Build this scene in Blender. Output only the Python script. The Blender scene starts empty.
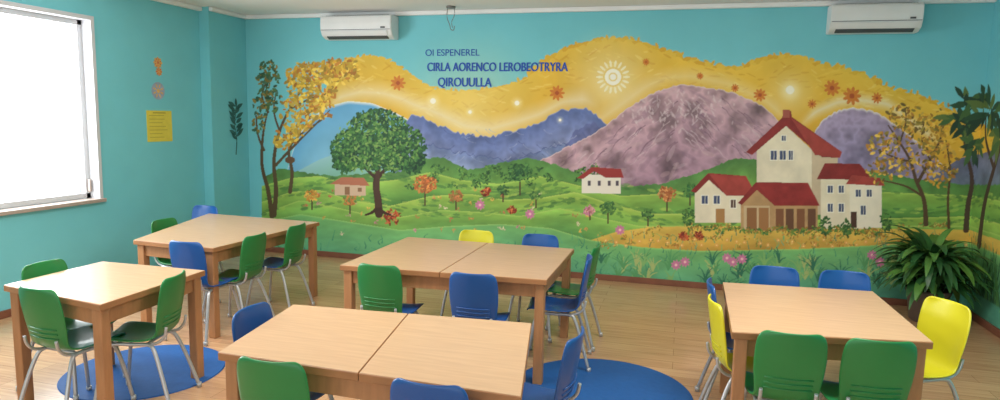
import bpy, bmesh, math, random
import numpy as np
from mathutils import Matrix, Vector
random.seed(7); rng=np.random.default_rng(5)
scn=bpy.context.scene
scn.view_settings.view_transform='Standard'
WY=6.55; LX=-4.95; PX=-4.83; RX=2.42; CZ=2.68

# ------------------------------------------------------------------ helpers
def lin(c):
    return tuple((v/255/12.92 if v/255<=0.04045 else ((v/255+0.055)/1.055)**2.4) for v in c)
def mat(name,col,rough=0.5,spec=0.5,var=0.0,scale=8.0,bump=0.0,metal=0.0,coat=0.0,stretch=None,emit=None):
    m=bpy.data.materials.new(name); m.use_nodes=True; nt=m.node_tree; b=nt.nodes['Principled BSDF']
    b.inputs['Base Color'].default_value=(*lin(col),1); b.inputs['Roughness'].default_value=rough
    b.inputs['Specular IOR Level'].default_value=spec; b.inputs['Metallic'].default_value=metal
    b.inputs['Coat Weight'].default_value=coat
    tc=nt.nodes.new('ShaderNodeTexCoord'); mp=nt.nodes.new('ShaderNodeMapping')
    nt.links.new(tc.outputs['Object'],mp.inputs[0])
    if stretch: mp.inputs['Scale'].default_value=stretch
    n=nt.nodes.new('ShaderNodeTexNoise'); n.inputs['Scale'].default_value=scale; n.inputs['Detail'].default_value=5
    nt.links.new(mp.outputs[0],n.inputs[0])
    if var>0:
        r=nt.nodes.new('ShaderNodeValToRGB'); l=lin(col)
        r.color_ramp.elements[0].position=0.3; r.color_ramp.elements[1].position=0.7
        r.color_ramp.elements[0].color=(*[v*(1-var) for v in l],1); r.color_ramp.elements[1].color=(*[min(1,v*(1+var)) for v in l],1)
        nt.links.new(n.outputs[0],r.inputs[0]); nt.links.new(r.outputs[0],b.inputs['Base Color'])
    if bump>0:
        bp=nt.nodes.new('ShaderNodeBump'); bp.inputs['Strength'].default_value=bump; bp.inputs['Distance'].default_value=0.01
        nt.links.new(n.outputs[0],bp.inputs['Height']); nt.links.new(bp.outputs[0],b.inputs['Normal'])
    if emit: 
        b.inputs['Emission Color'].default_value=(*lin(col),1); b.inputs['Emission Strength'].default_value=emit
    return m
def link(ob,parent=None):
    bpy.context.collection.objects.link(ob)
    if parent: ob.parent=parent
    return ob
def obj(name,bm,mats,parent=None,smooth=False):
    me=bpy.data.meshes.new(name); bm.normal_update(); bm.to_mesh(me); bm.free()
    for m in (mats if isinstance(mats,(list,tuple)) else [mats]): me.materials.append(m)
    if smooth:
        for p in me.polygons: p.use_smooth=True
    return link(bpy.data.objects.new(name,me),parent)
def empty(name,loc=(0,0,0)):
    e=bpy.data.objects.new(name,None); e.location=loc; return link(e)
def add_box(bm,x0,x1,y0,y1,z0,z1,bev=0.0,mi=0,seg=2):
    r=bmesh.ops.create_cube(bm,size=1); vs=r['verts']
    for v in vs:
        v.co=Vector(((x0+x1)/2+v.co.x*(x1-x0),(y0+y1)/2+v.co.y*(y1-y0),(z0+z1)/2+v.co.z*(z1-z0)))
    fs={f for v in vs for f in v.link_faces}
    for f in fs: f.material_index=mi
    if bev>0:
        es={e for v in vs for e in v.link_edges}
        r=bmesh.ops.bevel(bm,geom=list(es),offset=bev,segments=seg,profile=0.5,affect='EDGES')
        for f in r['faces']: f.material_index=mi
def box(name,x0,x1,y0,y1,z0,z1,m,bev=0.0,parent=None):
    bm=bmesh.new(); add_box(bm,x0,x1,y0,y1,z0,z1,bev); return obj(name,bm,m,parent)
def prism(bm,poly,z0,z1,bev=0,mi=0):
    b=[bm.verts.new((x,y,z0)) for x,y in poly]; t=[bm.verts.new((x,y,z1)) for x,y in poly]
    n=len(poly); fs=[bm.faces.new(b[::-1]),bm.faces.new(t)]
    for i in range(n): fs.append(bm.faces.new((b[i],b[(i+1)%n],t[(i+1)%n],t[i])))
    for f in fs: f.material_index=mi
    if bev:
        es={e for f in fs for e in f.edges}
        r=bmesh.ops.bevel(bm,geom=list(es),offset=bev,segments=2,profile=0.5,affect='EDGES')
        for f in r['faces']: f.material_index=mi
def tube(bm,path,r,mi=0,seg=8,closed=False,radii=None):
    path=[Vector(p) for p in path]; rings=[]; n=len(path)
    up=Vector((0,0,1))
    for i,p in enumerate(path):
        d=(path[min(i+1,n-1)]-path[max(i-1,0)]).normalized()
        a=d.cross(up)
        if a.length<1e-3: a=d.cross(Vector((0,1,0)))
        a.normalize(); b=d.cross(a).normalized(); rr=radii[i] if radii else r
        rings.append([bm.verts.new(p+(a*math.cos(t)+b*math.sin(t))*rr) for t in [2*math.pi*k/seg for k in range(seg)]])
    for i in range(n-1):
        for k in range(seg):
            f=bm.faces.new((rings[i][k],rings[i][(k+1)%seg],rings[i+1][(k+1)%seg],rings[i+1][k])); f.material_index=mi; f.smooth=True
    for rg in (rings[0][::-1],rings[-1]):
        f=bm.faces.new(rg); f.material_index=mi
def smoothpath(pts,k=6):
    out=[]; P=[Vector(p) for p in pts]
    for i in range(len(P)-1):
        p0=P[max(i-1,0)];p1=P[i];p2=P[i+1];p3=P[min(i+2,len(P)-1)]
        for j in range(k):
            t=j/k
            out.append(0.5*((2*p1)+(p2-p0)*t+(2*p0-5*p1+4*p2-p3)*t*t+(3*p1-p0-3*p2+p3)*t**3))
    out.append(P[-1]); return out

# ------------------------------------------------------------------ mural canvas (art drawn on a flat chart, then laid on the wall)
S=2; U0,V0=225,-20; CW,CH=1000*S,345*S
img=np.zeros((CH,CW,3),np.float32)
UU,VV=np.meshgrid(U0+np.arange(CW)/S,V0+np.arange(CH)/S)
def vnoise(sx,sy,seed):
    g=np.random.default_rng(seed); nx=int(1000/sx)+3; ny=int(345/sy)+3
    G=g.random((ny,nx)).astype(np.float32); fx=(UU-U0)/sx; fy=(VV-V0)/sy
    ix=fx.astype(int); iy=fy.astype(int); tx=fx-ix; ty=fy-iy; tx=tx*tx*(3-2*tx); ty=ty*ty*(3-2*ty)
    return ((G[iy,ix]*(1-tx)+G[iy,ix+1]*tx)*(1-ty)+(G[iy+1,ix]*(1-tx)+G[iy+1,ix+1]*tx)*ty).astype(np.float32)
def fbm(s,seed,ay=1.0):
    return (vnoise(s,s*ay,seed)*.5+vnoise(s/2,s*ay/2,seed+1)*.25+vnoise(s/4,s*ay/4,seed+2)*.15+vnoise(s/8,s*ay/8,seed+3)*.1)-.5
N1=fbm(40,1); N2=fbm(14,20); N3=fbm(30,40,.35); N4=fbm(8,60); N5=1-2*np.abs(fbm(26,80)*2)
N5=N5-N5.mean()
C3=lambda c: np.array(c,np.float32)
TEAL=(120,203,213)
img[:]=C3(TEAL)
img+= (N1*8)[...,None]
UX=UU[0]
def line(pts,jit=0,seed=0,smooth=8):
    xs=[p[0] for p in pts]; ys=[p[1] for p in pts]
    y=np.interp(UX,xs,ys,left=9999,right=9999)
    k=smooth*S; ker=np.ones(k)/k; yy=np.pad(np.interp(UX,xs,ys),(k,k),'edge'); ysm=np.convolve(yy,ker,'same')[k:-k]
    y=np.where(y>9000,9999,ysm)
    if jit: 
        g=np.random.default_rng(seed); n=g.random(400); y=y+(np.interp(UX,np.linspace(225,1225,400),n)-.5)*jit
    return y
def hill(pts,c0,c1,fade,jit=0,seed=0,nz=None,amt=0,bottom=None,smooth=8,edge=None,alpha=1):
    y=line(pts,jit,seed,smooth); d=VV-y[None,:]; m=d>=0
    if bottom is not None: m&=(VV<line(bottom)[None,:])
    t=np.clip(d/fade,0,1)[...,None]; col=C3(c0)*(1-t)+C3(c1)*t
    if nz is not None: col=col*(1+nz[...,None]*amt)
    if edge is not None:
        e=np.clip(1-np.abs(d)/edge[1],0,1)[...,None]; col=col*(1-e)+C3(edge[0])*e
    img[m]=(col*alpha+img*(1-alpha))[m]
def bb(u0,v0,u1,v1):
    a=max(0,int((u0-U0)*S)-1); b=min(CW,int((u1-U0)*S)+2); c=max(0,int((v0-V0)*S)-1); d=min(CH,int((v1-V0)*S)+2)
    return slice(c,d),slice(a,b)
def dab(u,v,rx,ry,ang,col,a=1.0):
    r=max(rx,ry); sl=bb(u-r,v-r,u+r,v+r); X=UU[sl]-u; Y=VV[sl]-v
    if X.size==0: return
    c,s=math.cos(ang),math.sin(ang); p=X*c+Y*s; q=-X*s+Y*c
    m=(p/rx)**2+(q/ry)**2<=1
    sub=img[sl]; sub[m]=sub[m]*(1-a)+C3(col)*a
def glow(u,v,r,col,a):
    sl=bb(u-r,v-r,u+r,v+r); d=np.hypot(UU[sl]-u,VV[sl]-v)/r; w=(np.clip(1-d,0,1)**1.5*a)[...,None]; img[sl]=img[sl]*(1-w)+C3(col)*w
def poly(pts,col,nz=None,amt=0,a=1):
    xs=[p[0] for p in pts]; ys=[p[1] for p in pts]; sl=bb(min(xs),min(ys),max(xs),max(ys)); X=UU[sl];Y=VV[sl]
    m=np.zeros(X.shape,bool); n=len(pts)
    for i in range(n):
        x0,y0=pts[i]; x1,y1=pts[(i+1)%n]
        if y0==y1: continue
        c=((y0>Y)!=(y1>Y))&(X<(x1-x0)*(Y-y0)/(y1-y0)+x0); m^=c
    sub=img[sl]; col=np.broadcast_to(C3(col),sub.shape)
    if nz is not None: col=col*(1+nz[sl][...,None]*amt)
    sub[m]=sub[m]*(1-a)+col[m]*a
def stroke(pts,w0,w1,col,a=1,steps=None):
    P=smoothpath([(p[0],p[1],0) for p in pts],10 if len(pts)<8 else 5); n=len(P)
    for i in range(n-1):
        w=(w0+(w1-w0)*i/n)/2; L=(P[i+1]-P[i]).length; k=max(1,int(L/0.5))
        for j in range(k):
            q=P[i].lerp(P[i+1],j/k); dab(q.x,q.y,max(w,.35),max(w,.35),0,col,a)
def softline(pts,w,col,a):
    y=line(pts); d=np.abs(VV-y[None,:])/w; k=(np.clip(1-d,0,1)**1.2*a)
    xs=[p[0] for p in pts]; k=k*np.clip((UX-xs[0])/18,0,1)[None,:]*np.clip((xs[-1]-UX)/18,0,1)[None,:]
    img[:]=img*(1-k[...,None])+C3(col)*k[...,None]
def leaves(cx,cy,rx,ry,n,cols,s0,s1,fill=0.6,a=1):
    for _ in range(n):
        t=random.random()*6.283; r=random.random()**fill
        c=random.choice(cols); k=random.uniform(.85,1.12)
        sz=random.uniform(s0,s1); dab(cx+math.cos(t)*rx*r,cy+math.sin(t)*ry*r,sz,sz*.5,random.random()*3.14,[min(255,v*k) for v in c],a)
def flower(u,v,r,c1,c2,n=8):
    for k in range(n):
        t=6.283*k/n; dab(u+math.cos(t)*r*.62,v+math.sin(t)*r*.62,r*.42,r*.2,t,c1)
    dab(u,v,r*.28,r*.28,0,c2)
# sky band
YEL=[(300,160),(315,120),(328,80),(345,60),(365,55),(385,58),(400,66),(415,78),(430,87),(450,91),(480,90),(505,86),(525,78),(545,63),(560,53),(580,46),(600,42),(625,41),(645,46),(665,53),(690,62),(715,68),(740,70),(760,62),(780,58),(800,58),(815,66),(840,70),(870,80),(890,92),(915,97),(940,108),(960,118),(985,130),(1010,135),(1040,120),(1080,112),(1120,130),(1150,170)]
yl=line(YEL)
for i,u in enumerate(np.arange(345,1130,6.2)):
    v=float(np.interp(u,UX,yl)); 
    amp=2 if u<530 else 5
    dab(u,v+.5,amp+random.random()*3,amp*.75,random.uniform(-1.3,1.3),random.choice([(234,196,74),(228,186,62),(224,174,54)]))
    if u>530 and random.random()<.6: dab(u+2,v-4,3,1.3,random.uniform(-1.4,1.4),(226,180,58))
hill(YEL,(236,196,72),(226,174,58),70,jit=3,seed=3,nz=N1,amt=.16,bottom=[(225,190),(1225,190)])
for _ in range(420):
    u=random.uniform(345,1100); v=float(np.interp(u,UX,yl))+random.uniform(2,36)
    dab(u,v,random.uniform(2,6),random.uniform(.5,1.1),random.uniform(-.7,.7),random.choice([(246,218,118),(214,158,46),(242,206,86),(218,166,50)]),.5)
glow(612,82,60,(255,246,196),.85); glow(470,110,90,(250,232,160),.5); glow(790,94,34,(255,240,176),.7)
softline([(322,112),(340,97),(360,92),(382,93),(402,99),(412,104),(430,110),(465,126),(490,129),(515,122),(540,114),(562,102),(585,99),(600,108)],15,(246,238,214),.62)
softline([(795,130),(815,112),(838,102),(860,100),(888,104),(912,122),(945,146)],10,(242,236,218),.7)
softline([(560,140),(585,128),(605,116),(645,87),(665,78),(690,76),(730,84),(765,100),(795,126)],13,(244,230,188),.5)
# left light-blue hill
hill([(285,180),(292,150),(305,124),(325,107),(348,101),(372,103),(400,115),(425,130),(455,160),(460,178)],(104,174,218),(150,204,220),80,nz=N1,amt=.2,edge=((242,240,232),3.4))
hill([(296,172),(318,160),(345,150),(370,158),(390,176)],(170,208,196),(130,184,140),20,alpha=.6)
# far blue ranges
hill([(395,168),(402,128),(412,112),(425,118),(440,126),(465,134),(490,137),(515,130),(540,122),(562,110),(585,107),(598,116),(612,130),(625,168)],(92,110,162),(146,156,196),42,jit=4,seed=5,nz=N5,amt=.26,smooth=3,edge=((176,180,208),1.4))
hill([(400,175),(425,142),(450,150),(480,156),(510,160),(540,150),(575,140),(600,148),(625,175)],(116,134,180),(164,176,198),30,jit=4,seed=6,nz=N5,amt=.26,smooth=3,edge=((82,94,142),1.2))
hill([(555,160),(575,132),(590,122),(605,128),(625,150),(640,175)],(100,110,160),(134,138,178),42,jit=5,seed=16,nz=N5,amt=.3,smooth=2)
for _ in range(60):
    u=random.uniform(408,615); v=random.uniform(128,160); s=random.choice([-1,1]); L=random.uniform(6,14)
    stroke([(u,v),(u+s*L*.4,v+L*.35),(u+s*L,v+L*.5)],1,.5,random.choice([(80,90,136),(178,184,210)]),.35)
# big mauve-brown mountain
R0=[(525,168),(545,158),(565,148),(585,138),(605,126),(625,110),(645,97),(665,88),(685,84),(705,87),(730,92),(752,100),(768,110),(785,128),(800,140),(812,170)]
hill(R0,(190,156,164),(160,128,144),85,jit=2,seed=8,nz=N5,amt=.38,edge=((228,208,208),1.6))
rl=line(R0)
for _ in range(260):
    u=random.uniform(545,800); v0=float(np.interp(u,UX,rl)); v=v0+random.uniform(3,95)
    if v>188: continue
    an=(2.5 if u<680 else .75)+random.uniform(-.5,.5); L=random.uniform(3,10)
    dab(u,v,L,random.uniform(1,2.6),an,random.choice([(206,182,188),(134,106,124),(180,148,162),(154,122,140),(202,172,172)]),.30)
for _ in range(80):
    u=random.uniform(560,790); v0=float(np.interp(u,UX,rl)); v=v0+random.uniform(8,60); 
    if v>175: continue
    s=-1 if u<680 else 1; L=random.uniform(8,20)
    stroke([(u,v),(u+s*L*.4,v+L*.3),(u+s*L*.7,v+L*.75),(u+s*L*1.1,v+L)],1.3,.5,random.choice([(122,94,112),(214,194,198)]),.42)
for _ in range(120):
    u=random.gauss(668,30); v=random.gauss(110,10)
    if v>float(np.interp(u,UX,rl))+2: dab(u,v,random.uniform(1,4),random.uniform(.5,1.2),random.uniform(.4,2.6),(226,210,212),.45)
# right peak
hill([(805,178),(812,135),(822,120),(838,110),(855,107),(875,112),(892,122),(910,136),(930,152),(955,178)],(164,148,176),(138,130,166),70,jit=2,seed=9,nz=N5,amt=.33,edge=((238,232,226),3))
hill([(930,178),(960,158),(1000,150),(1050,140),(1090,158),(1130,178)],(120,124,150),(105,124,140),40,nz=N2,amt=.5)
# green hills
hill([(225,420),(258,420),(262,178),(280,168),(300,172),(330,176),(400,172),(425,158),(440,157),(470,170),(500,163),(530,158),(560,166),(590,178),(620,187),(660,184),(700,172),(735,158),(760,160),(830,168),(880,172),(920,180),(975,185),(1050,178),(1150,180),(1175,420)],(88,138,74),(132,180,82),34,jit=2,seed=11,nz=N2,amt=.4)
hill([(262,186),(290,178),(320,176),(350,184),(395,180),(430,172),(460,180),(500,184),(540,176),(580,186),(620,196),(660,194),(700,192),(760,190),(830,190),(975,196),(1150,190)],(156,196,88),(86,142,70),26,nz=N3,amt=.4,edge=((186,210,104),1.6))
hill([(262,202),(290,192),(320,190),(350,200),(390,206),(430,196),(470,194),(505,200),(540,198),(575,192),(610,204),(650,214),(700,214),(760,218),(830,220),(975,216),(1150,212)],(164,200,88),(92,154,78),28,nz=N3,amt=.4,edge=((194,212,110),1.6))
hill([(262,214),(300,200),(330,206),(365,214),(400,217),(440,210),(480,212),(520,216),(560,208),(600,218),(640,226),(700,226),(800,228),(900,226),(975,226),(1150,222)],(148,194,88),(84,152,92),34,nz=N3,amt=.4,edge=((182,210,110),1.6))
hill([(585,242),(615,232),(650,227),(700,226),(780,227),(860,228),(975,230),(1150,228)],(226,192,90),(206,162,72),22,nz=N3,amt=.3,bottom=[(225,242),(585,242),(640,248),(700,252),(800,250),(900,244),(975,243),(1150,243)])
hill([(262,222),(300,214),(350,222),(400,230),(450,226),(500,224),(550,228),(590,240),(640,247),(700,251),(800,249),(900,244),(975,242),(1150,242)],(124,188,112),(90,164,138),48,nz=N3,amt=.3,edge=((162,208,120),1.8))
# dark hedge smudges
for _ in range(800):
    u=random.uniform(262,1150)
    b=random.choice([183,197,209]); v=b+6*math.sin(u/37+b)+random.uniform(-3,3)+ (9 if u>560 else 0)
    dab(u,v,random.uniform(2,6),random.uniform(.7,1.8),.25*math.cos(u/37+b),random.choice([(66,112,64),(84,132,66),(178,204,96),(104,154,76)]),.5)
for _ in range(50):
    u=random.uniform(400,610); v=random.uniform(166,188); leaves(u,v,5,3,14,[(56,96,58),(80,128,66),(104,150,72)],1,2)
# meadow strokes and grass
for _ in range(560):
    u=random.uniform(262,1150); v=random.uniform(232,288); L=random.uniform(3,11)
    c=random.choice([(66,140,112),(92,168,118),(128,188,116),(64,128,104),(104,176,136)])
    stroke([(u,v+L/2),(u+random.uniform(-2,2),v),(u+random.uniform(-4,4),v-L/2)],1.2,.5,c,.6)
for _ in range(80):
    u=random.uniform(590,975); v=random.uniform(262,294)
    c0=random.choice([(56,118,92),(92,158,102),(136,184,112),(176,190,120)])
    for k in range(7):
        t=-1.57+random.uniform(-.9,.9); L=random.uniform(8,20); stroke([(u,v),(u+math.cos(t)*L*.4,v+math.sin(t)*L*.6),(u+math.cos(t)*L,v+math.sin(t)*L*.9)],1.8,.6,c0,.85)
for _ in range(60):
    u=random.uniform(300,600); v=random.uniform(190,234)
    c=random.choice([(214,148,90),(206,140,150),(230,212,180),(200,110,84),(224,180,90)]); leaves(u,v,2.6,2,5,[c],.7,1.4,a=.85)
for _ in range(110):
    u=random.uniform(600,950); v=random.uniform(224,246); leaves(u,v,4,2.5,7,[(190,124,60),(160,130,56),(220,190,110),(120,144,62)],.8,1.6,a=.8)
for u,v in [(676,265),(685,262),(733,262),(727,258),(742,259),(620,230),(880,262),(905,255),(872,255),(480,205),(588,211),(530,214)]:
    flower(u,v,5,(210,124,166),(244,200,200),9)
for u,v,r in [(392,217,9),(486,192,5),(512,210,4),(699,236,5),(684,236,5)]:
    leaves(u,v,r,r*.85,int(r*9),[(150,62,40),(196,92,56),(120,50,40),(216,130,80)],1,2.2)
for u in range(604,975,11):
    flower(u+random.uniform(-3,3),random.uniform(239,247),2.2,(232,170,96),(250,230,150),6)
# little trees
for u,v,r,cs in [(520,172,12,[(62,108,62),(90,140,72),(44,88,56)]),(425,184,11,[(200,112,60),(222,150,80),(160,94,56)]),(667,194,9,[(200,124,70),(164,94,56),(214,160,100)]),(503,190,6,[(90,136,70),(60,100,60)]),(608,208,8,[(70,116,66),(100,144,72)]),(456,196,7,[(206,130,80),(150,120,64)]),(350,200,7,[(200,130,70),(120,144,74)]),(312,196,7,[(206,140,60),(226,180,84)]),(590,210,5,[(216,160,156),(200,120,130)]),(648,214,6,[(90,136,70),(60,100,60)]),(690,190,8,[(60,110,62),(90,140,70)]),(536,196,6,[(70,116,66),(120,160,80)])]:
    stroke([(u,v+r*1.9),(u,v)],1.6,1,(84,62,48)); leaves(u,v,r,r*.8,int(r*r*1.2),cs,1,2.4)
# cottage + far house
poly([(582,174),(621,176),(621,194),(582,193)],(238,230,214)); poly([(577,178),(592,167),(621,169),(624,178),(606,178),(594,171),(583,179)],(158,60,58))
for u in (588,598,608,616): poly([(u,181),(u+3,181),(u+3,186),(u,186)],(90,80,90))
poly([(335,181),(366,183),(366,196),(335,195)],(216,186,156)); poly([(330,184),(342,177),(364,178),(370,186)],(186,116,88)); poly([(345,187),(350,187),(350,195),(345,195)],(150,110,80)); poly([(358,188),(362,188),(362,192),(358,192)],(150,110,80))
# village
CR=(234,222,194); RD=(140,50,48); RD2=(168,70,62); TN=(190,152,106); DK=(84,58,48); BL=(72,84,116)
def win(u,v,w,h,c=BL):
    poly([(u-1,v-1),(u+w+1,v-1),(u+w+1,v+h+1),(u-1,v+h+1)],(244,238,220)); poly([(u,v),(u+w,v),(u+w,v+h),(u,v+h)],c); poly([(u+w/2-.4,v),(u+w/2+.4,v),(u+w/2+.4,v+h),(u+w/2-.4,v+h)],(230,224,206))
poly([(757,215),(757,149),(785,125),(812,150),(822,156),(822,215)],CR,N2,.15); poly([(812,150),(838,156),(838,215),(812,215)],(206,186,156),N2,.15)
poly([(746,152),(782,118),(784,111),(791,111),(792,117),(842,152),(840,158),(822,157),(786,126),(752,155)],RD,N4,.3); poly([(791,118),(842,152),(840,158),(815,155)],RD2,N4,.25)
poly([(783,110),(790,110),(790,118),(783,118)],(170,90,76))
win(771,151,6,9); win(780,151,6,9); win(789,151,4,9); win(782,136,4,5)
poly([(821,178),(870,179),(870,229),(821,229)],CR,N2,.15); poly([(817,179),(825,163),(860,164),(873,180)],RD,N4,.3)
poly([(850,182),(882,184),(882,228),(850,228)],(240,230,208),N2,.1); poly([(846,184),(852,175),(880,178),(885,186)],RD2,N4,.3)
win(828,186,5,7); win(839,186,5,7); win(856,190,5,7); win(867,190,5,7); win(828,204,5,8); win(839,204,5,8); win(861,206,5,9)
poly([(851,212),(857,212),(857,228),(851,228)],DK)
poly([(695,223),(695,190),(709,177),(726,192),(755,192),(755,223)],CR,N2,.15); poly([(691,191),(708,173),(746,176),(757,196),(727,196),(709,180),(696,193)],RD,N4,.3); poly([(709,174),(746,176),(757,196),(727,196)],RD2,N4,.25)
win(702,196,6,8); win(714,196,6,8); win(731,200,5,8,(96,70,60)); poly([(716,209),(725,209),(725,223),(716,223)],(176,130,80))
poly([(741,231),(741,200),(757,186),(774,203),(818,203),(818,231)],TN,N2,.3); poly([(738,203),(756,182),(808,183),(820,206),(775,206),(757,190),(742,205)],RD,N4,.3); poly([(757,183),(808,183),(820,206),(775,206)],(150,52,50),N4,.25)
poly([(744,206),(770,206),(770,231),(744,231)],(206,180,140)); poly([(747,208),(757,208),(757,231),(747,231)],(150,104,66)); poly([(759,208),(769,208),(769,231),(759,231)],(166,118,74))
for u in (776,786,797,808): poly([(u,209),(u+8,209),(u+8,230),(u,230)],random.choice([(132,88,60),(110,76,56),(176,136,96)]))
for u in range(690,890,5): leaves(u,230+random.uniform(-3,3),4,3,10,[(74,116,60),(120,150,66),(168,130,60)],1,2)
for u,v in [(688,216),(826,226),(846,228),(886,222)]: leaves(u,v,6,9,50,[(58,100,56),(90,130,64)],1,2.4)
# big green tree
stroke([(379,214),(378,200),(376,185),(378,170),(378,150)],8,5,(74,52,42))
for q in ([(378,180),(362,165),(350,155)],[(378,178),(392,162),(406,154)],[(377,170),(368,150),(364,135)],[(378,168),(386,148),(392,132)]): stroke(q,4,1.5,(70,48,38))
for k in (-1,1): stroke([(378,208),(378+k*7,213),(378+k*13,215)],4,1.5,(70,48,38))
for cx,cy,rx,ry in [(350,150,19,20),(378,130,30,21),(404,148,22,22),(372,152,26,18),(344,163,11,10),(412,162,13,11),(392,162,14,9)]:
    leaves(cx,cy,rx,ry,int(rx*ry*1.4),[(44,88,54),(58,106,58),(80,132,64),(34,72,50)],1.2,2.8)
for _ in range(330):
    t=random.random()*6.28; r=random.random()**.6; dab(378+math.cos(t)*44*r,144+math.sin(t)*32*r,1.7,.8,random.random()*3,random.choice([(122,166,80),(96,146,74),(146,180,94)]),.85)
stroke([(378,205),(377,188),(378,172)],6,4,(82,58,46))
# left autumn trees
BR=(96,78,54)
for q,w in [([(272,216),(268,190),(262,165),(263,135),(268,110)],5),([(274,215),(276,190),(274,160),(280,130),(292,105),(305,85)],5),([(290,192),(292,172),(289,150),(300,135),(322,120)],4),([(276,165),(290,150),(312,128),(330,110)],3),([(264,150),(258,135),(256,115)],2.5),([(268,112),(262,95),(270,75)],2.5),([(280,132),(274,112),(276,92)],2.2),([(292,108),(312,98),(335,92)],2)]:
    stroke(q,w,1.2,BR)
dab(290,160,5,3.5,0,(110,80,56)); 
for cx,cy,rx,ry,n in [(312,86,26,24,230),(335,72,24,13,150),(346,66,12,9,60),(298,116,18,20,110),(286,138,12,12,50),(320,108,14,12,60),(302,75,16,12,80)]:
    leaves(cx,cy,rx,ry,n,[(226,188,66),(214,168,58),(240,206,92),(180,146,60),(196,130,54)],1.5,3.6)
for cx,cy,rx,ry,n in [(268,78,11,18,110),(262,105,9,14,50),(274,100,8,12,36),(258,125,6,8,20)]:
    leaves(cx,cy,rx,ry,n,[(62,98,72),(88,118,70),(150,128,64),(76,112,86)],1.3,3)
# right autumn trees
for q,w in [([(926,224),(924,200),(916,180),(910,160),(898,140),(888,125)],5),([(918,182),(930,160),(940,140),(944,122)],3.5),([(911,162),(896,158),(878,150)],2.5),([(922,196),(905,186),(880,180)],2.5),([(900,142),(906,122),(905,108)],2),([(930,160),(922,140),(924,122)],2),([(949,228),(948,200),(950,170),(946,140)],3)]:
    stroke(q,w,1.2,(92,70,50))
for cx,cy,rx,ry,n in [(885,148,20,16,80),(905,118,20,14,80),(925,140,20,24,120),(940,165,18,24,110),(880,172,14,12,40),(905,165,16,12,40),(945,120,18,16,60)]:
    leaves(cx,cy,rx,ry,n,[(210,160,62),(184,130,58),(232,192,86),(126,106,58),(156,138,66)],1.3,3.2)
# dark broad-leaf tree near corner, wrapping onto side wall
def palmleaf(u,v,t,L,w,c):
    n=12
    a=[(u+math.cos(t)*L*k/n+math.sin(t)*w*math.sin(math.pi*k/n), v+math.sin(t)*L*k/n-math.cos(t)*w*math.sin(math.pi*k/n)+ (k/n)**2*L*.15) for k in range(n+1)]
    b=[(u+math.cos(t)*L*k/n-math.sin(t)*w*math.sin(math.pi*k/n), v+math.sin(t)*L*k/n+math.cos(t)*w*math.sin(math.pi*k/n)+ (k/n)**2*L*.15) for k in range(n,-1,-1)]
    poly(a+b,c)
for q,w in [([(966,230),(968,205),(972,180),(966,150),(962,125)],6),([(1000,240),(1002,200),(1015,160),(1030,120),(1050,90)],9),([(1100,240),(1096,200),(1085,160),(1080,110)],9),([(1012,165),(990,140),(984,115)],5)]:
    stroke(q,w,2,(80,64,54))
for cx,cy,n,L in [(960,122,16,24),(968,102,14,22),(972,145,12,22),(990,110,14,30),(1045,95,18,44),(1080,105,18,44),(1020,135,12,34),(1120,140,12,40)]:
    for k in range(n): palmleaf(cx+random.uniform(-6,6),cy+random.uniform(-6,6),6.283*k/n+random.uniform(-.2,.2),L*random.uniform(.6,1),L*.12,random.choice([(56,88,64),(76,112,66),(48,74,58),(102,126,70)]))
for u in range(985,1120,3):
    for k in range(2):
        t=-1.57+random.uniform(-.6,.6); L=random.uniform(12,50); stroke([(u,285),(u+math.cos(t)*L*.5,285-L*.5),(u+math.cos(t)*L,285-L)],2.4,.8,random.choice([(60,110,76),(90,150,84),(44,90,66)]),.9)
# sun, sparkles, ornaments
for k in range(18):
    t=6.283*k/18; dab(613+math.cos(t)*13.5,77+math.sin(t)*13.5,3.4,1.1,t,(255,248,214),.85)
dab(613,77,9.6,9.6,0,(240,212,120)); dab(613,77,8.2,8.2,0,(255,252,232)); dab(613,77,4.5,4.5,0,(242,222,146)); dab(613,77,3,3,0,(255,252,235))
for u,v,r in [(790,90,6),(433,101,4),(517,103,3.4),(470,112,2.4),(560,120,2)]: glow(u,v,r*2.4,(255,248,214),.8); dab(u,v,r*.7,r*.7,0,(255,250,228))
for u,v,r in [(398,83,7.5),(557,93,7.5),(852,96,9),(832,88,8),(760,95,6.5),(735,88,4),(812,104,4.5),(877,98,5.5),(700,76,3.5),(646,62,3.5)]: flower(u,v,r,(212,128,52),(182,88,44),9)
img=np.clip(img,0,255)/255.
imgl=np.where(img<=0.04045,img/12.92,((img+0.055)/1.055)**2.4).astype(np.float32)
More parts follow.
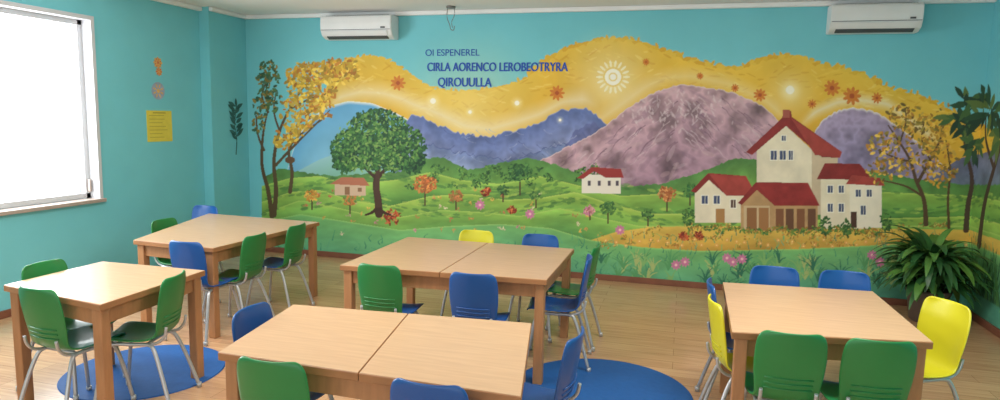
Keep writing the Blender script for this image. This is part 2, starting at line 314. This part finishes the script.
# chart -> wall rectification
RT=np.array([[.96273,.26967,.02078],[-.05320,.11348,.99211],[.26519,-.95624,.12360]])
def chart(X,Z):
    v=RT@np.stack([X,np.full_like(X,WY),Z-1.6]); return 500+660*v[0]/-v[2],200-660*v[1]/-v[2]
def sample(u,v):
    x=np.clip((u-U0)*S,0,CW-1.01); y=np.clip((v-V0)*S,0,CH-1.01); ix=x.astype(int); iy=y.astype(int); tx=(x-ix)[:,None]; ty=(y-iy)[:,None]
    return (imgl[iy,ix]*(1-tx)+imgl[iy,ix+1]*tx)*(1-ty)+(imgl[iy+1,ix]*(1-tx)+imgl[iy+1,ix+1]*tx)*ty
def paint_material():
    m=bpy.data.materials.new('mural_paint'); m.use_nodes=True; nt=m.node_tree; b=nt.nodes['Principled BSDF']
    a=nt.nodes.new('ShaderNodeVertexColor'); a.layer_name='paint'; nt.links.new(a.outputs[0],b.inputs['Base Color']); b.inputs['Roughness'].default_value=.55; b.inputs['Specular IOR Level'].default_value=.3
    n=nt.nodes.new('ShaderNodeTexNoise'); n.inputs['Scale'].default_value=60; bp=nt.nodes.new('ShaderNodeBump'); bp.inputs['Strength'].default_value=.08; bp.inputs['Distance'].default_value=.004
    tc=nt.nodes.new('ShaderNodeTexCoord'); nt.links.new(tc.outputs['Object'],n.inputs[0]); nt.links.new(n.outputs[0],bp.inputs['Height']); nt.links.new(bp.outputs[0],b.inputs['Normal'])
    return m
PAINT=paint_material()
def painted_grid(name,P,cols,nx,nz):
    me=bpy.data.meshes.new(name); me.vertices.add(nx*nz); me.vertices.foreach_set('co',P.astype(np.float32).ravel())
    i,j=np.meshgrid(np.arange(nx-1),np.arange(nz-1)); a=(j*nx+i).ravel(); q=np.stack([a,a+1,a+1+nx,a+nx],1).astype(np.int32)
    me.loops.add(q.size); me.loops.foreach_set('vertex_index',q.ravel()); me.polygons.add(len(q)); me.polygons.foreach_set('loop_start',np.arange(0,q.size,4,dtype=np.int32)); 
    me.update(calc_edges=True); at=me.color_attributes.new('paint','FLOAT_COLOR','POINT')
    at.data.foreach_set('color',np.concatenate([cols,np.ones((len(cols),1))],1).astype(np.float32).ravel()); me.materials.append(PAINT)
    return link(bpy.data.objects.new(name,me))
nx,nz=1400,520
xs,zs=np.meshgrid(np.linspace(PX,RX,nx),np.linspace(0,CZ,nz)); xs=xs.ravel(); zs=zs.ravel(); u,v=chart(xs,zs)
painted_grid('wall_back_mural',np.stack([xs,np.full_like(xs,WY),zs],1),sample(u,v),nx,nz)
nx,nz=420,420; uc,_=chart(np.array([RX]),np.array([1.2]))
ys,zs=np.meshgrid(np.linspace(WY,4.4,nx),np.linspace(0,CZ,nz)); ys=ys.ravel(); zs=zs.ravel(); _,v=chart(np.full_like(zs,RX),zs); u=uc[0]+(WY-ys)*112
painted_grid('wall_right_mural',np.stack([np.full_like(ys,RX),ys,zs],1),sample(u,v),nx,nz)

# ------------------------------------------------------------------ room shell
M_wall=mat('teal_paint',TEAL,.55,.3,.03,3,.05)
M_white=mat('white_trim',(240,241,240),.5,.4,.02,5)
M_ceil=mat('ceiling_paint',(242,242,240),.8,.2,.02,2)
M_base=mat('baseboard_wood',(130,82,62),.5,.4,.1,10)
def floor_mat():
    m=bpy.data.materials.new('floor_laminate'); m.use_nodes=True; nt=m.node_tree; b=nt.nodes['Principled BSDF']
    tc=nt.nodes.new('ShaderNodeTexCoord'); br=nt.nodes.new('ShaderNodeTexBrick'); nt.links.new(tc.outputs['Object'],br.inputs[0])
    br.inputs['Scale'].default_value=1; br.inputs['Brick Width'].default_value=1.25; br.inputs['Row Height'].default_value=.13; br.inputs['Mortar Size'].default_value=.0015
    br.inputs['Color1'].default_value=(*lin((208,166,126)),1); br.inputs['Color2'].default_value=(*lin((194,150,113)),1); br.inputs['Mortar'].default_value=(*lin((148,110,80)),1)
    mp=nt.nodes.new('ShaderNodeMapping'); mp.inputs['Scale'].default_value=(1.2,14,1); nt.links.new(tc.outputs['Object'],mp.inputs[0])
    n=nt.nodes.new('ShaderNodeTexNoise'); n.inputs['Scale'].default_value=3; n.inputs['Detail'].default_value=8; nt.links.new(mp.outputs[0],n.inputs[0])
    mx=nt.nodes.new('ShaderNodeMix'); mx.data_type='RGBA'; mx.blend_type='OVERLAY'; mx.inputs[0].default_value=.4
    nt.links.new(br.outputs[0],mx.inputs[6]); nt.links.new(n.outputs[0],mx.inputs[7]); nt.links.new(mx.outputs[2],b.inputs['Base Color'])
    b.inputs['Roughness'].default_value=.22; b.inputs['Specular IOR Level'].default_value=.55
    return m
box('floor',LX-.25,RX+.2,-1.6,WY+.15,-.1,0,floor_mat())
box('ceiling',LX-.25,RX+.2,-1.6,WY+.15,CZ,CZ+.1,M_ceil)
box('wall_back',LX-.25,RX+.2,WY+.004,WY+.15,0,CZ,M_wall)
box('wall_right',RX+.004,RX+.2,-1.6,WY+.004,0,CZ,M_wall)
wl=bmesh.new(); wy0,wy1,wz0,wz1=2.1,4.62,.82,2.36
for b_ in [(-1.6,wy0,0,CZ),(wy1,5.95,0,CZ),(wy0,wy1,0,wz0),(wy0,wy1,wz1,CZ)]: add_box(wl,LX-.22,LX,*b_)
add_box(wl,LX-.22,PX,5.95,WY+.004,0,CZ)
obj('wall_left',wl,M_wall)
# cornice + baseboards
box('trim_1',PX,RX,WY-.045,WY-.001,CZ-.045,CZ-.001,M_white,.01)
box('trim_2',LX,LX+.05,-1.6,5.95,CZ-.045,CZ-.001,M_white,.01)
box('trim_3',PX,PX+.045,5.95,WY-.045,CZ-.045,CZ-.001,M_white,.01)
box('baseboard_back',PX,RX,WY-.02,WY-.001,0.001,.06,M_base,.004)
box('baseboard_left',LX,LX+.02,-1.6,5.95,0.001,.06,M_base,.004)
box('baseboard_right',RX-.02,RX,-1.6,WY-.02,0.001,.06,M_base,.004)
# window
M_frame=mat('window_frame_paint',(206,208,212),.4,.5,.02,5); M_sill=mat('window_sill_stone',(176,160,150),.4,.5,.08,12)
wb=bmesh.new(); fx0,fx1=LX-.14,LX-.09
for a in [(wy0,wy0+.05,wz0,wz1),(wy1-.05,wy1,wz0,wz1),(wy0,wy1,wz0,wz0+.05),(wy0,wy1,wz1-.05,wz1),(3.33,3.38,wz0,wz1)]: add_box(wb,fx0,fx1,*a,bev=.006)
for a in [(wy0,wy0+.006,wz0,wz1),(wy1-.006,wy1,wz0,wz1),(wy0,wy1,wz1-.006,wz1)]: add_box(wb,LX-.09,LX+.004,*a)
for a in [(wy0-.03,wy0+.006,wz0-.03,wz1+.03),(wy1-.006,wy1+.03,wz0-.03,wz1+.03),(wy0,wy1,wz1-.006,wz1+.03)]: add_box(wb,LX+.0,LX+.015,*a,bev=.004)
add_box(wb,LX-.09,LX+.04,wy0-.06,wy1+.04,wz0-.03,wz0+.002,bev=.006,mi=1)
add_box(wb,LX-.085,LX-.06,wy1-.035,wy1-.018,wz0+.06,wz0+.17,bev=.004,mi=1)
obj('window_1',wb,[M_frame,M_sill])

# ------------------------------------------------------------------ lettering
M_blue=mat('lettering_blue',(44,88,178),.5,.3,.05,20)
le=empty('mural_lettering',(0,0,0))
for i,(body,x,z,w,sz) in enumerate([('Ol ESPENEREL',-2.66,2.225,.59,.095),('CIRLA AORENCO LEROBEOTRYRA',-2.64,2.068,1.48,.125),('QIROUULLA',-2.52,1.912,.58,.13)]):
    for k in range(3 if i else 1):   # brush lettering built from slightly shifted strokes for a bold face
        cu=bpy.data.curves.new('letters_%d_%d'%(i,k),'FONT'); cu.body=body; cu.size=sz; cu.extrude=.001
        o=bpy.data.objects.new('letter_line_%d'%(i+1),cu); link(o,le); bpy.context.view_layer.update()
        s=w/o.dimensions.x; o.scale=(s,1,1); o.location=(x+.0035*k,WY-.004-.0004*k,z+.001*k); o.rotation_euler=(math.pi/2,0,0); cu.materials.append(M_blue)

# ------------------------------------------------------------------ tables
M_top=mat('table_top_laminate',(207,171,135),.24,.5,.06,3,stretch=(1.5,18,1))
M_edge=mat('table_edge_wood',(164,116,76),.45,.4,.12,4,stretch=(2,2,2))
M_leg=mat('table_leg_wood',(172,124,84),.45,.4,.12,6,stretch=(6,6,1))
def table(corners,split=None):
    cx=sum(c[0] for c in corners)/4; cy=sum(c[1] for c in corners)/4
    c=[Vector((x-cx,y-cy)) for x,y in corners]
    bm=bmesh.new(); H=.66; T=.034
    def bil(s,t): return (c[0]*(1-s)+c[1]*s)*(1-t)+(c[3]*(1-s)+c[2]*s)*t
    parts=[(0,1)] if not split else [(0,.4990),(.5010,1)]
    for a,b in parts:
        q=[bil(a,0),bil(b,0),bil(b,1),bil(a,1)]
        prism(bm,[tuple(v) for v in q],H-T,H-.002,.003,mi=1)
        q=[bil(a+.002,.006),bil(b-.002,.006),bil(b-.002,.994),bil(a+.002,.994)]
        prism(bm,[tuple(v) for v in q],H-.004,H,.0008,mi=0)
    ins=.045; L=.056
    legs=[]
    sg=[(1,1),(-1,1),(-1,-1),(1,-1)]
    for k,(sx,sy) in enumerate(sg):
        p=c[k]+Vector((sx*ins,sy*ins)); legs.append(p)
        r=L/2; add_box(bm,p.x-r,p.x+r,p.y-r,p.y+r,0,H-T,bev=.005,mi=2)
    for k in range(4):
        a=legs[k]; b=legs[(k+1)%4]; d=(b-a).normalized(); n=Vector((-d.y,d.x))*.011; a2=a+d*(L/2-.004); b2=b-d*(L/2-.004)
        prism(bm,[tuple(a2-n),tuple(b2-n),tuple(b2+n),tuple(a2+n)],H-T-.085,H-T,.002,mi=2)
    o=obj('classroom_table',bm,[M_top,M_edge,M_leg]); o.location=(cx,cy,0); return o
table([(-2.05,3.65),(-.74,3.73),(-.74,4.73),(-2.05,4.72)],True)
table([(-1.73,2.12),(-.49,2.09),(-.64,2.90),(-1.83,2.80)],True)
table([(.25,3.07),(1.10,3.22),(1.08,4.13),(.26,4.05)])
table([(-3.84,3.85),(-3.12,3.81),(-3.05,5.09),(-4.24,5.14)])
table([(-3.46,2.60),(-2.69,2.48),(-2.72,3.25),(-3.46,3.23)])

# ------------------------------------------------------------------ chairs
def chair_mesh():
    prof=[(.185,.352),(.180,.368),(.160,.378),(.10,.377),(.03,.370),(-.04,.366),(-.10,.370),(-.140,.386),(-.163,.415),(-.176,.46),(-.186,.52),(-.196,.58),(-.206,.64),(-.212,.68),(-.216,.705),(-.218,.716)]
    hw=[.128,.146,.156,.160,.160,.156,.148,.138,.134,.138,.146,.149,.147,.142,.129,.104]
    bm=bmesh.new(); nu=13; rows=[]
    for i,((y,z),w) in enumerate(zip(prof,hw)):
        row=[]; b=max(0,min(1,(i-6)/3))
        for k in range(nu):
            s=-1+2*k/(nu-1); x=s*w
            dz=.016*s*s*(1-b); dy=.030*s*s*b
            row.append(bm.verts.new((x,y+dy,z+dz)))
        rows.append(row)
    for i in range(len(rows)-1):
        for k in range(nu-1):
            f=bm.faces.new((rows[i][k],rows[i][k+1],rows[i+1][k+1],rows[i+1][k])); f.material_index=0 if i>=6 else 1
    bmesh.ops.recalc_face_normals(bm,faces=bm.faces)
    me=bpy.data.meshes.new('tmp'); bm.to_mesh(me); bm.free()
    o=bpy.data.objects.new('tmp',me); link(o)
    for m_ in (GREEN,BLUE,METAL): me.materials.append(m_)
    sm=o.modifiers.new('s','SOLIDIFY'); sm.thickness=.011; sm.offset=0
    bv=o.modifiers.new('v','SUBSURF'); bv.levels=1; bv.render_levels=1
    dg=bpy.context.evaluated_depsgraph_get(); ev=bpy.data.meshes.new_from_object(o.evaluated_get(dg)); bpy.data.objects.remove(o)
    bm=bmesh.new(); bm.from_mesh(ev)
    for f in bm.faces: f.smooth=True
    for sx in (-1,1):
        tube(bm,smoothpath([(sx*.168,.185,.012),(sx*.144,.155,.20),(sx*.124,.125,.325),(sx*.114,.09,.352),(sx*.112,0,.352),(sx*.114,-.09,.352),(sx*.124,-.125,.325),(sx*.146,-.17,.20),(sx*.170,-.225,.012)],4),.0105,2,8)
        for y in (.186,-.226):
            tube(bm,[(sx*.169,y,0.0),(sx*.168,y,.03)],.014,2,8)
        tube(bm,smoothpath([(sx*.112,-.05,.350),(sx*.112,-.135,.362),(sx*.112,-.178,.40),(sx*.112,-.190,.45)],4),.008,2,8)
    for y in (.08,-.08): tube(bm,[(-.114,y,.352),(.114,y,.352)],.009,2,8)
    for z in (.45,.475,.50):
        y=-.175-(z-.45)*.2
        tube(bm,[(s*.10,y-.006+.03*(s*.10/.14)**2,z) for s in [-1,-.6,-.2,.2,.6,1]],.0035,0,6)
    out=bpy.data.meshes.new('school_chair'); bm.to_mesh(out); bm.free(); return out
def plastic(n,c): return mat(n,c,.35,.5,.04,6,coat=.15)
GREEN=plastic('green_plastic',(34,126,64)); BLUE=plastic('blue_plastic',(20,82,152)); YELLOW=plastic('yellow_plastic',(210,204,40)); TG=plastic('teal_green_plastic',(30,118,98))
METAL=mat('chair_tube_metal',(186,188,190),.35,.5,.03,10,metal=.5)
CM=chair_mesh()
cache={}
def chair(x,y,rot,back,seat=None):
    seat=seat or back; key=(back.name,seat.name)
    if key not in cache:
        me=CM.copy()
        while len(me.materials)<3: me.materials.append(None)
        for i_,m_ in enumerate((back,seat,METAL)): me.materials[i_]=m_
        cache[key]=me
    r=math.radians(rot); o=bpy.data.objects.new('school_chair',cache[key]); link(o)
    o.location=(x-math.sin(r)*.21,y+math.cos(r)*.21,0); o.rotation_euler=(0,0,r); return o
for a in [(-3.07,2.45,-4,GREEN,TG),(-2.63,2.93,106,GREEN),(-3.56,2.90,-90,GREEN),(-3.27,3.70,0,BLUE),(-2.98,4.12,90,GREEN),(-2.95,4.62,92,GREEN,BLUE),(-4.34,5.24,180,BLUE),(-4.11,4.42,-90,GREEN),
    (-1.73,3.52,0,GREEN,BLUE),(-1.13,3.51,3,BLUE),(-.55,4.22,97,BLUE),(-.55,4.62,88,GREEN),(-1.54,4.91,180,YELLOW),(-1.03,4.93,180,BLUE),
    (-1.89,2.52,-90,BLUE),(-1.41,1.98,2,GREEN),(-.79,1.97,0,BLUE),(-.38,2.66,84,BLUE),
    (.49,2.96,2,GREEN),(.84,2.98,6,GREEN),(1.36,3.80,118,YELLOW),(.17,3.42,-80,YELLOW),(.17,3.80,-88,BLUE),(.58,4.36,180,BLUE),(.98,4.38,180,BLUE)]:
    chair(*a)
bpy.data.meshes.remove(CM)

# ------------------------------------------------------------------ round floor mats
M_rug=mat('blue_mat',(34,90,156),.6,.3,.06,30,.1)
def rug(x,y,r):
    bm=bmesh.new(); bmesh.ops.create_cone(bm,cap_ends=True,segments=72,radius1=r,radius2=r-.006,depth=.006)
    o=obj('round_floor_mat',bm,M_rug); o.location=(x,y,.0035)
rug(-3.14,3.20,.46); rug(-.40,3.78,.53)

# ------------------------------------------------------------------ air conditioners
M_ac=mat('ac_plastic',(232,234,234),.4,.5,.02,8); M_dark=mat('ac_vent_dark',(80,84,88),.5,.4,.05,10)
def ac(x0,x1):
    w=x1-x0; prof=[(0,.0),(-.10,.0),(-.165,.03),(-.195,.085),(-.20,.15),(-.195,.215),(-.175,.235),(0,.24)]
    bm=bmesh.new(); n=len(prof)
    A=[bm.verts.new((-w/2,y,z)) for y,z in prof]; B=[bm.verts.new((w/2,y,z)) for y,z in prof]
    bm.faces.new(A); bm.faces.new(B[::-1])
    for i in range(n): bm.faces.new((A[(i+1)%n],A[i],B[i],B[(i+1)%n]))
    bmesh.ops.recalc_face_normals(bm,faces=bm.faces)
    bmesh.ops.bevel(bm,geom=list(bm.edges),offset=.006,segments=2,affect='EDGES')
    def strip(p,q,mi,lift,x0_,x1_,th=.004):
        d=Vector((0,q[0]-p[0],q[1]-p[1])).normalized(); nrm=Vector((0,d.z,-d.y)); nrm=nrm if nrm.y<0 or nrm.z<0 else -nrm
        P=Vector((0,p[0],p[1]))+nrm*lift; Q=Vector((0,q[0],q[1]))+nrm*lift
        vs=[Vector((x0_,P.y,P.z)),Vector((x1_,P.y,P.z)),Vector((x1_,Q.y,Q.z)),Vector((x0_,Q.y,Q.z))]
        t=[bm.verts.new(v+nrm*th) for v in vs]; b=[bm.verts.new(v-nrm*th) for v in vs]
        fs=[bm.faces.new(t),bm.faces.new(b[::-1])]+[bm.faces.new((b[k],b[(k+1)%4],t[(k+1)%4],t[k])) for k in range(4)]
        for f in fs: f.material_index=mi
    strip((-.112,.004),(-.16,.027),1,.001,-w*.43,w*.43)
    strip((-.170,.038),(-.190,.078),0,.006,-w*.44,w*.44)
    strip((-.1965,.086),(-.1968,.091),1,.001,-w*.49,w*.49,.0015)
    for k in range(9): strip((-.04-.013*k,.2385),(-.046-.013*k,.2385),1,0,-w*.45,w*.45,.002)
    add_box(bm,w*.36,w*.42,-.204,-.198,.10,.115,mi=1)
    o=obj('air_conditioner',bm,[M_ac,M_dark]); o.location=((x0+x1)/2,WY-.001,2.39); bpy.context.view_layer.update()
ac(-3.77,-2.96); ac(1.15,1.85)

# cable hanging from ceiling
bm=bmesh.new()
tube(bm,smoothpath([(-2.32,6.3,CZ),(-2.33,6.3,2.58),(-2.30,6.3,2.50),(-2.29,6.3,2.46),(-2.26,6.3,2.45),(-2.25,6.3,2.49)],6),.004)
tube(bm,smoothpath([(-2.26,6.3,CZ),(-2.25,6.3,2.60),(-2.28,6.3,2.53),(-2.27,6.3,2.47)],6),.0035)
tube(bm,[(-2.29,6.3,CZ-.001),(-2.29,6.3,CZ-.02)],.045,seg=16)
obj('ceiling_cable_hook',bm,mat('cable_grey',(120,120,118),.5))

# ------------------------------------------------------------------ wall decorations on the left
def flat_leaf(bm,o,a,b,ang,L,w,mi,n=8,r0=0):
    d=a*math.cos(ang)+b*math.sin(ang); p=-a*math.sin(ang)+b*math.cos(ang); o=o+d*r0; L=L-r0
    L1=[o+d*L*k/n+p*w*math.sin(math.pi*k/n) for k in range(n+1)]; L2=[o+d*L*k/n-p*w*math.sin(math.pi*k/n) for k in range(n-1,0,-1)]
    f=bm.faces.new([bm.verts.new(v) for v in L1+L2]); f.material_index=mi
M_o=mat('decal_orange',(228,180,104),.6,.2,.08,20); M_r=mat('decal_rust',(212,130,90),.6,.2,.1,20); M_p=mat('decal_pinkgrey',(158,170,190),.6,.2,.1,20); M_g=mat('decal_green',(62,110,106),.6,.2,.1,20); M_pap=mat('yellow_paper',(222,206,84),.7,.2,.05,20); M_ink=mat('paper_print',(180,162,66),.7,.2)
A=Vector((0,1,0)); B=Vector((0,0,1))
def decal(nm,y,z,ma,mb,r,disc=.62):
    bm=bmesh.new()
    vs=[bm.verts.new((0,math.cos(t)*r*disc,math.sin(t)*r*disc)) for t in [6.2832*k/24 for k in range(24)]]; f=bm.faces.new(vs); f.material_index=0
    for k in range(8): flat_leaf(bm,Vector((.0006,0,0)),A,B,k*.785,r,r*.2,0,r0=r*.3)
    for k in range(8): flat_leaf(bm,Vector((.0012,0,0)),A,B,k*.785+.39,r*.85,r*.10,1,r0=r*.3)
    vs=[bm.verts.new((.0018,math.cos(t)*r*.25,math.sin(t)*r*.25)) for t in [6.2832*k/16 for k in range(16)]]; f=bm.faces.new(vs); f.material_index=1
    o=obj(nm,bm,[ma,mb]); o.location=(LX+.002,y,z)
decal('flower_decal',5.36,2.06,M_o,M_r,.06); decal('flower_decal',5.37,1.975,M_r,M_o,.045); decal('round_disc_decal',5.35,1.79,M_p,M_o,.085,1.0)
bm=bmesh.new(); add_box(bm,LX+.001,LX+.004,5.19,5.51,1.30,1.60,.0005)
for k in range(7): add_box(bm,LX+.004,LX+.0045,5.22,5.22+random.uniform(.15,.26),1.55-.035*k,1.556-.035*k,mi=1)
add_box(bm,LX+.004,LX+.0048,5.27,5.43,1.572,1.585,mi=1)
obj('notice_sheet',bm,[M_pap,M_ink])
bm=bmesh.new()
tube(bm,smoothpath([(0,.0,-.32),(0,.02,-.15),(0,-.01,0),(0,.02,.2)],5),.005,0,6)
for k in range(15):
    z=-.15+.026*k; s=1 if k%2 else -1; flat_leaf(bm,Vector((.003,.01,z)),A,B,math.pi/2-s*random.uniform(.7,1.2),random.uniform(.10,.17),.022,0)
flat_leaf(bm,Vector((.003,.02,.2)),A,B,1.57,.11,.02,0)
o=obj('leaf_sprig_decal',bm,M_g); o.location=(PX+.004,6.32,1.45)

# ------------------------------------------------------------------ potted plant
M_leaf=mat('plant_leaf',(50,96,50),.4,.5,.35,5); M_leaf2=mat('plant_leaf_light',(88,134,60),.4,.5,.3,5); M_pot=mat('pot_dark',(90,76,68),.5,.4,.1,10); M_soil=mat('soil',(50,38,30),.9,.1,.3,30)
bm=bmesh.new()
prof=[(.11,0),(.125,.02),(.15,.22),(.165,.25),(.165,.275),(.15,.275),(.14,.24)]
seg=28; rings=[[bm.verts.new((r*math.cos(6.2832*k/seg),r*math.sin(6.2832*k/seg),z)) for k in range(seg)] for r,z in prof]
for i in range(len(rings)-1):
    for k in range(seg): f=bm.faces.new((rings[i][k],rings[i][(k+1)%seg],rings[i+1][(k+1)%seg],rings[i+1][k])); f.material_index=2; f.smooth=True
f=bm.faces.new(rings[0][::-1]); f.material_index=2
f=bm.faces.new(rings[-1]); f.material_index=3
for k in range(280):
    a=random.random()*6.283; L=random.uniform(.24,.46); el=random.uniform(.35,1.5); r0=random.random()*.11
    p=Vector((math.cos(a)*r0,math.sin(a)*r0,.26+random.random()*.28)); d=Vector((math.cos(a),math.sin(a),0)); side=Vector((-math.sin(a),math.cos(a),0))
    n=8; w=random.uniform(.022,.042); row=[]; ang=el; mi=0 if random.random()<.6 else 1
    for i in range(n+1):
        t=i/n; ww=w*math.sin(math.pi*(.06+.92*t))**.8
        row.append([bm.verts.new(p-side*ww+Vector((0,0,.25*ww))),bm.verts.new(p.copy()),bm.verts.new(p+side*ww+Vector((0,0,.25*ww)))])
        p=p+(d*math.cos(ang)+Vector((0,0,math.sin(ang))))*L/n; ang-=random.uniform(.14,.30)
        if p.z<.05: ang=max(ang,0)
    for i in range(n):
        for j in range(2):
            f=bm.faces.new((row[i][j],row[i][j+1],row[i+1][j+1],row[i+1][j])); f.material_index=mi; f.smooth=True
for v in bm.verts:
    v.co.x=min(v.co.x,.40); v.co.y=min(v.co.y,.42)
o=obj('potted_plant',bm,[M_leaf,M_leaf2,M_pot,M_soil]); o.location=(2.0,6.08,0)

# ------------------------------------------------------------------ lights
w=bpy.data.worlds.new('sky'); scn.world=w; w.use_nodes=True; bg=w.node_tree.nodes['Background']; bg.inputs[0].default_value=(.98,.99,1,1); bg.inputs[1].default_value=1.6
def area(name,loc,rot,sx,sy,e,col):
    l=bpy.data.lights.new(name,'AREA'); l.shape='RECTANGLE'; l.size=sx; l.size_y=sy; l.energy=e; l.color=col
    o=bpy.data.objects.new(name,l); o.location=loc; o.rotation_euler=rot; link(o); return o
area('window_daylight',(LX-.35,3.36,1.6),(0,-math.pi/2,0),1.5,2.5,110,(.97,.98,1))
M_fill_panel=mat('fill_panel_glow',(255,250,240),.5,emit=1.0)  # glow for the unseen ceiling panels added as fill
for i,(x,y) in enumerate([(-2.6,2.6),(.6,3.2)]):
    box('added_fill_panel',x-.62,x+.62,y-.16,y+.16,CZ-.06,CZ-.002,M_fill_panel,.01); area('added_fill_light',(x,y,CZ-.075),(0,0,0),1.2,.3,45+6*i,(1,.96,.90))  # out-of-view panel and area light, added to brighten the room

# ------------------------------------------------------------------ camera
R=Matrix.Rotation(math.radians(15.5),3,'Z')@Matrix.Rotation(math.radians(82.9),3,'X')@Matrix.Rotation(math.radians(1.2),3,'Z')
cam=bpy.data.cameras.new('camera'); co=link(bpy.data.objects.new('camera',cam)); co.matrix_world=Matrix.Translation((0,0,1.6))@R.to_4x4()
cam.sensor_width=36; cam.lens=.66*36; cam.clip_start=.05; scn.camera=co
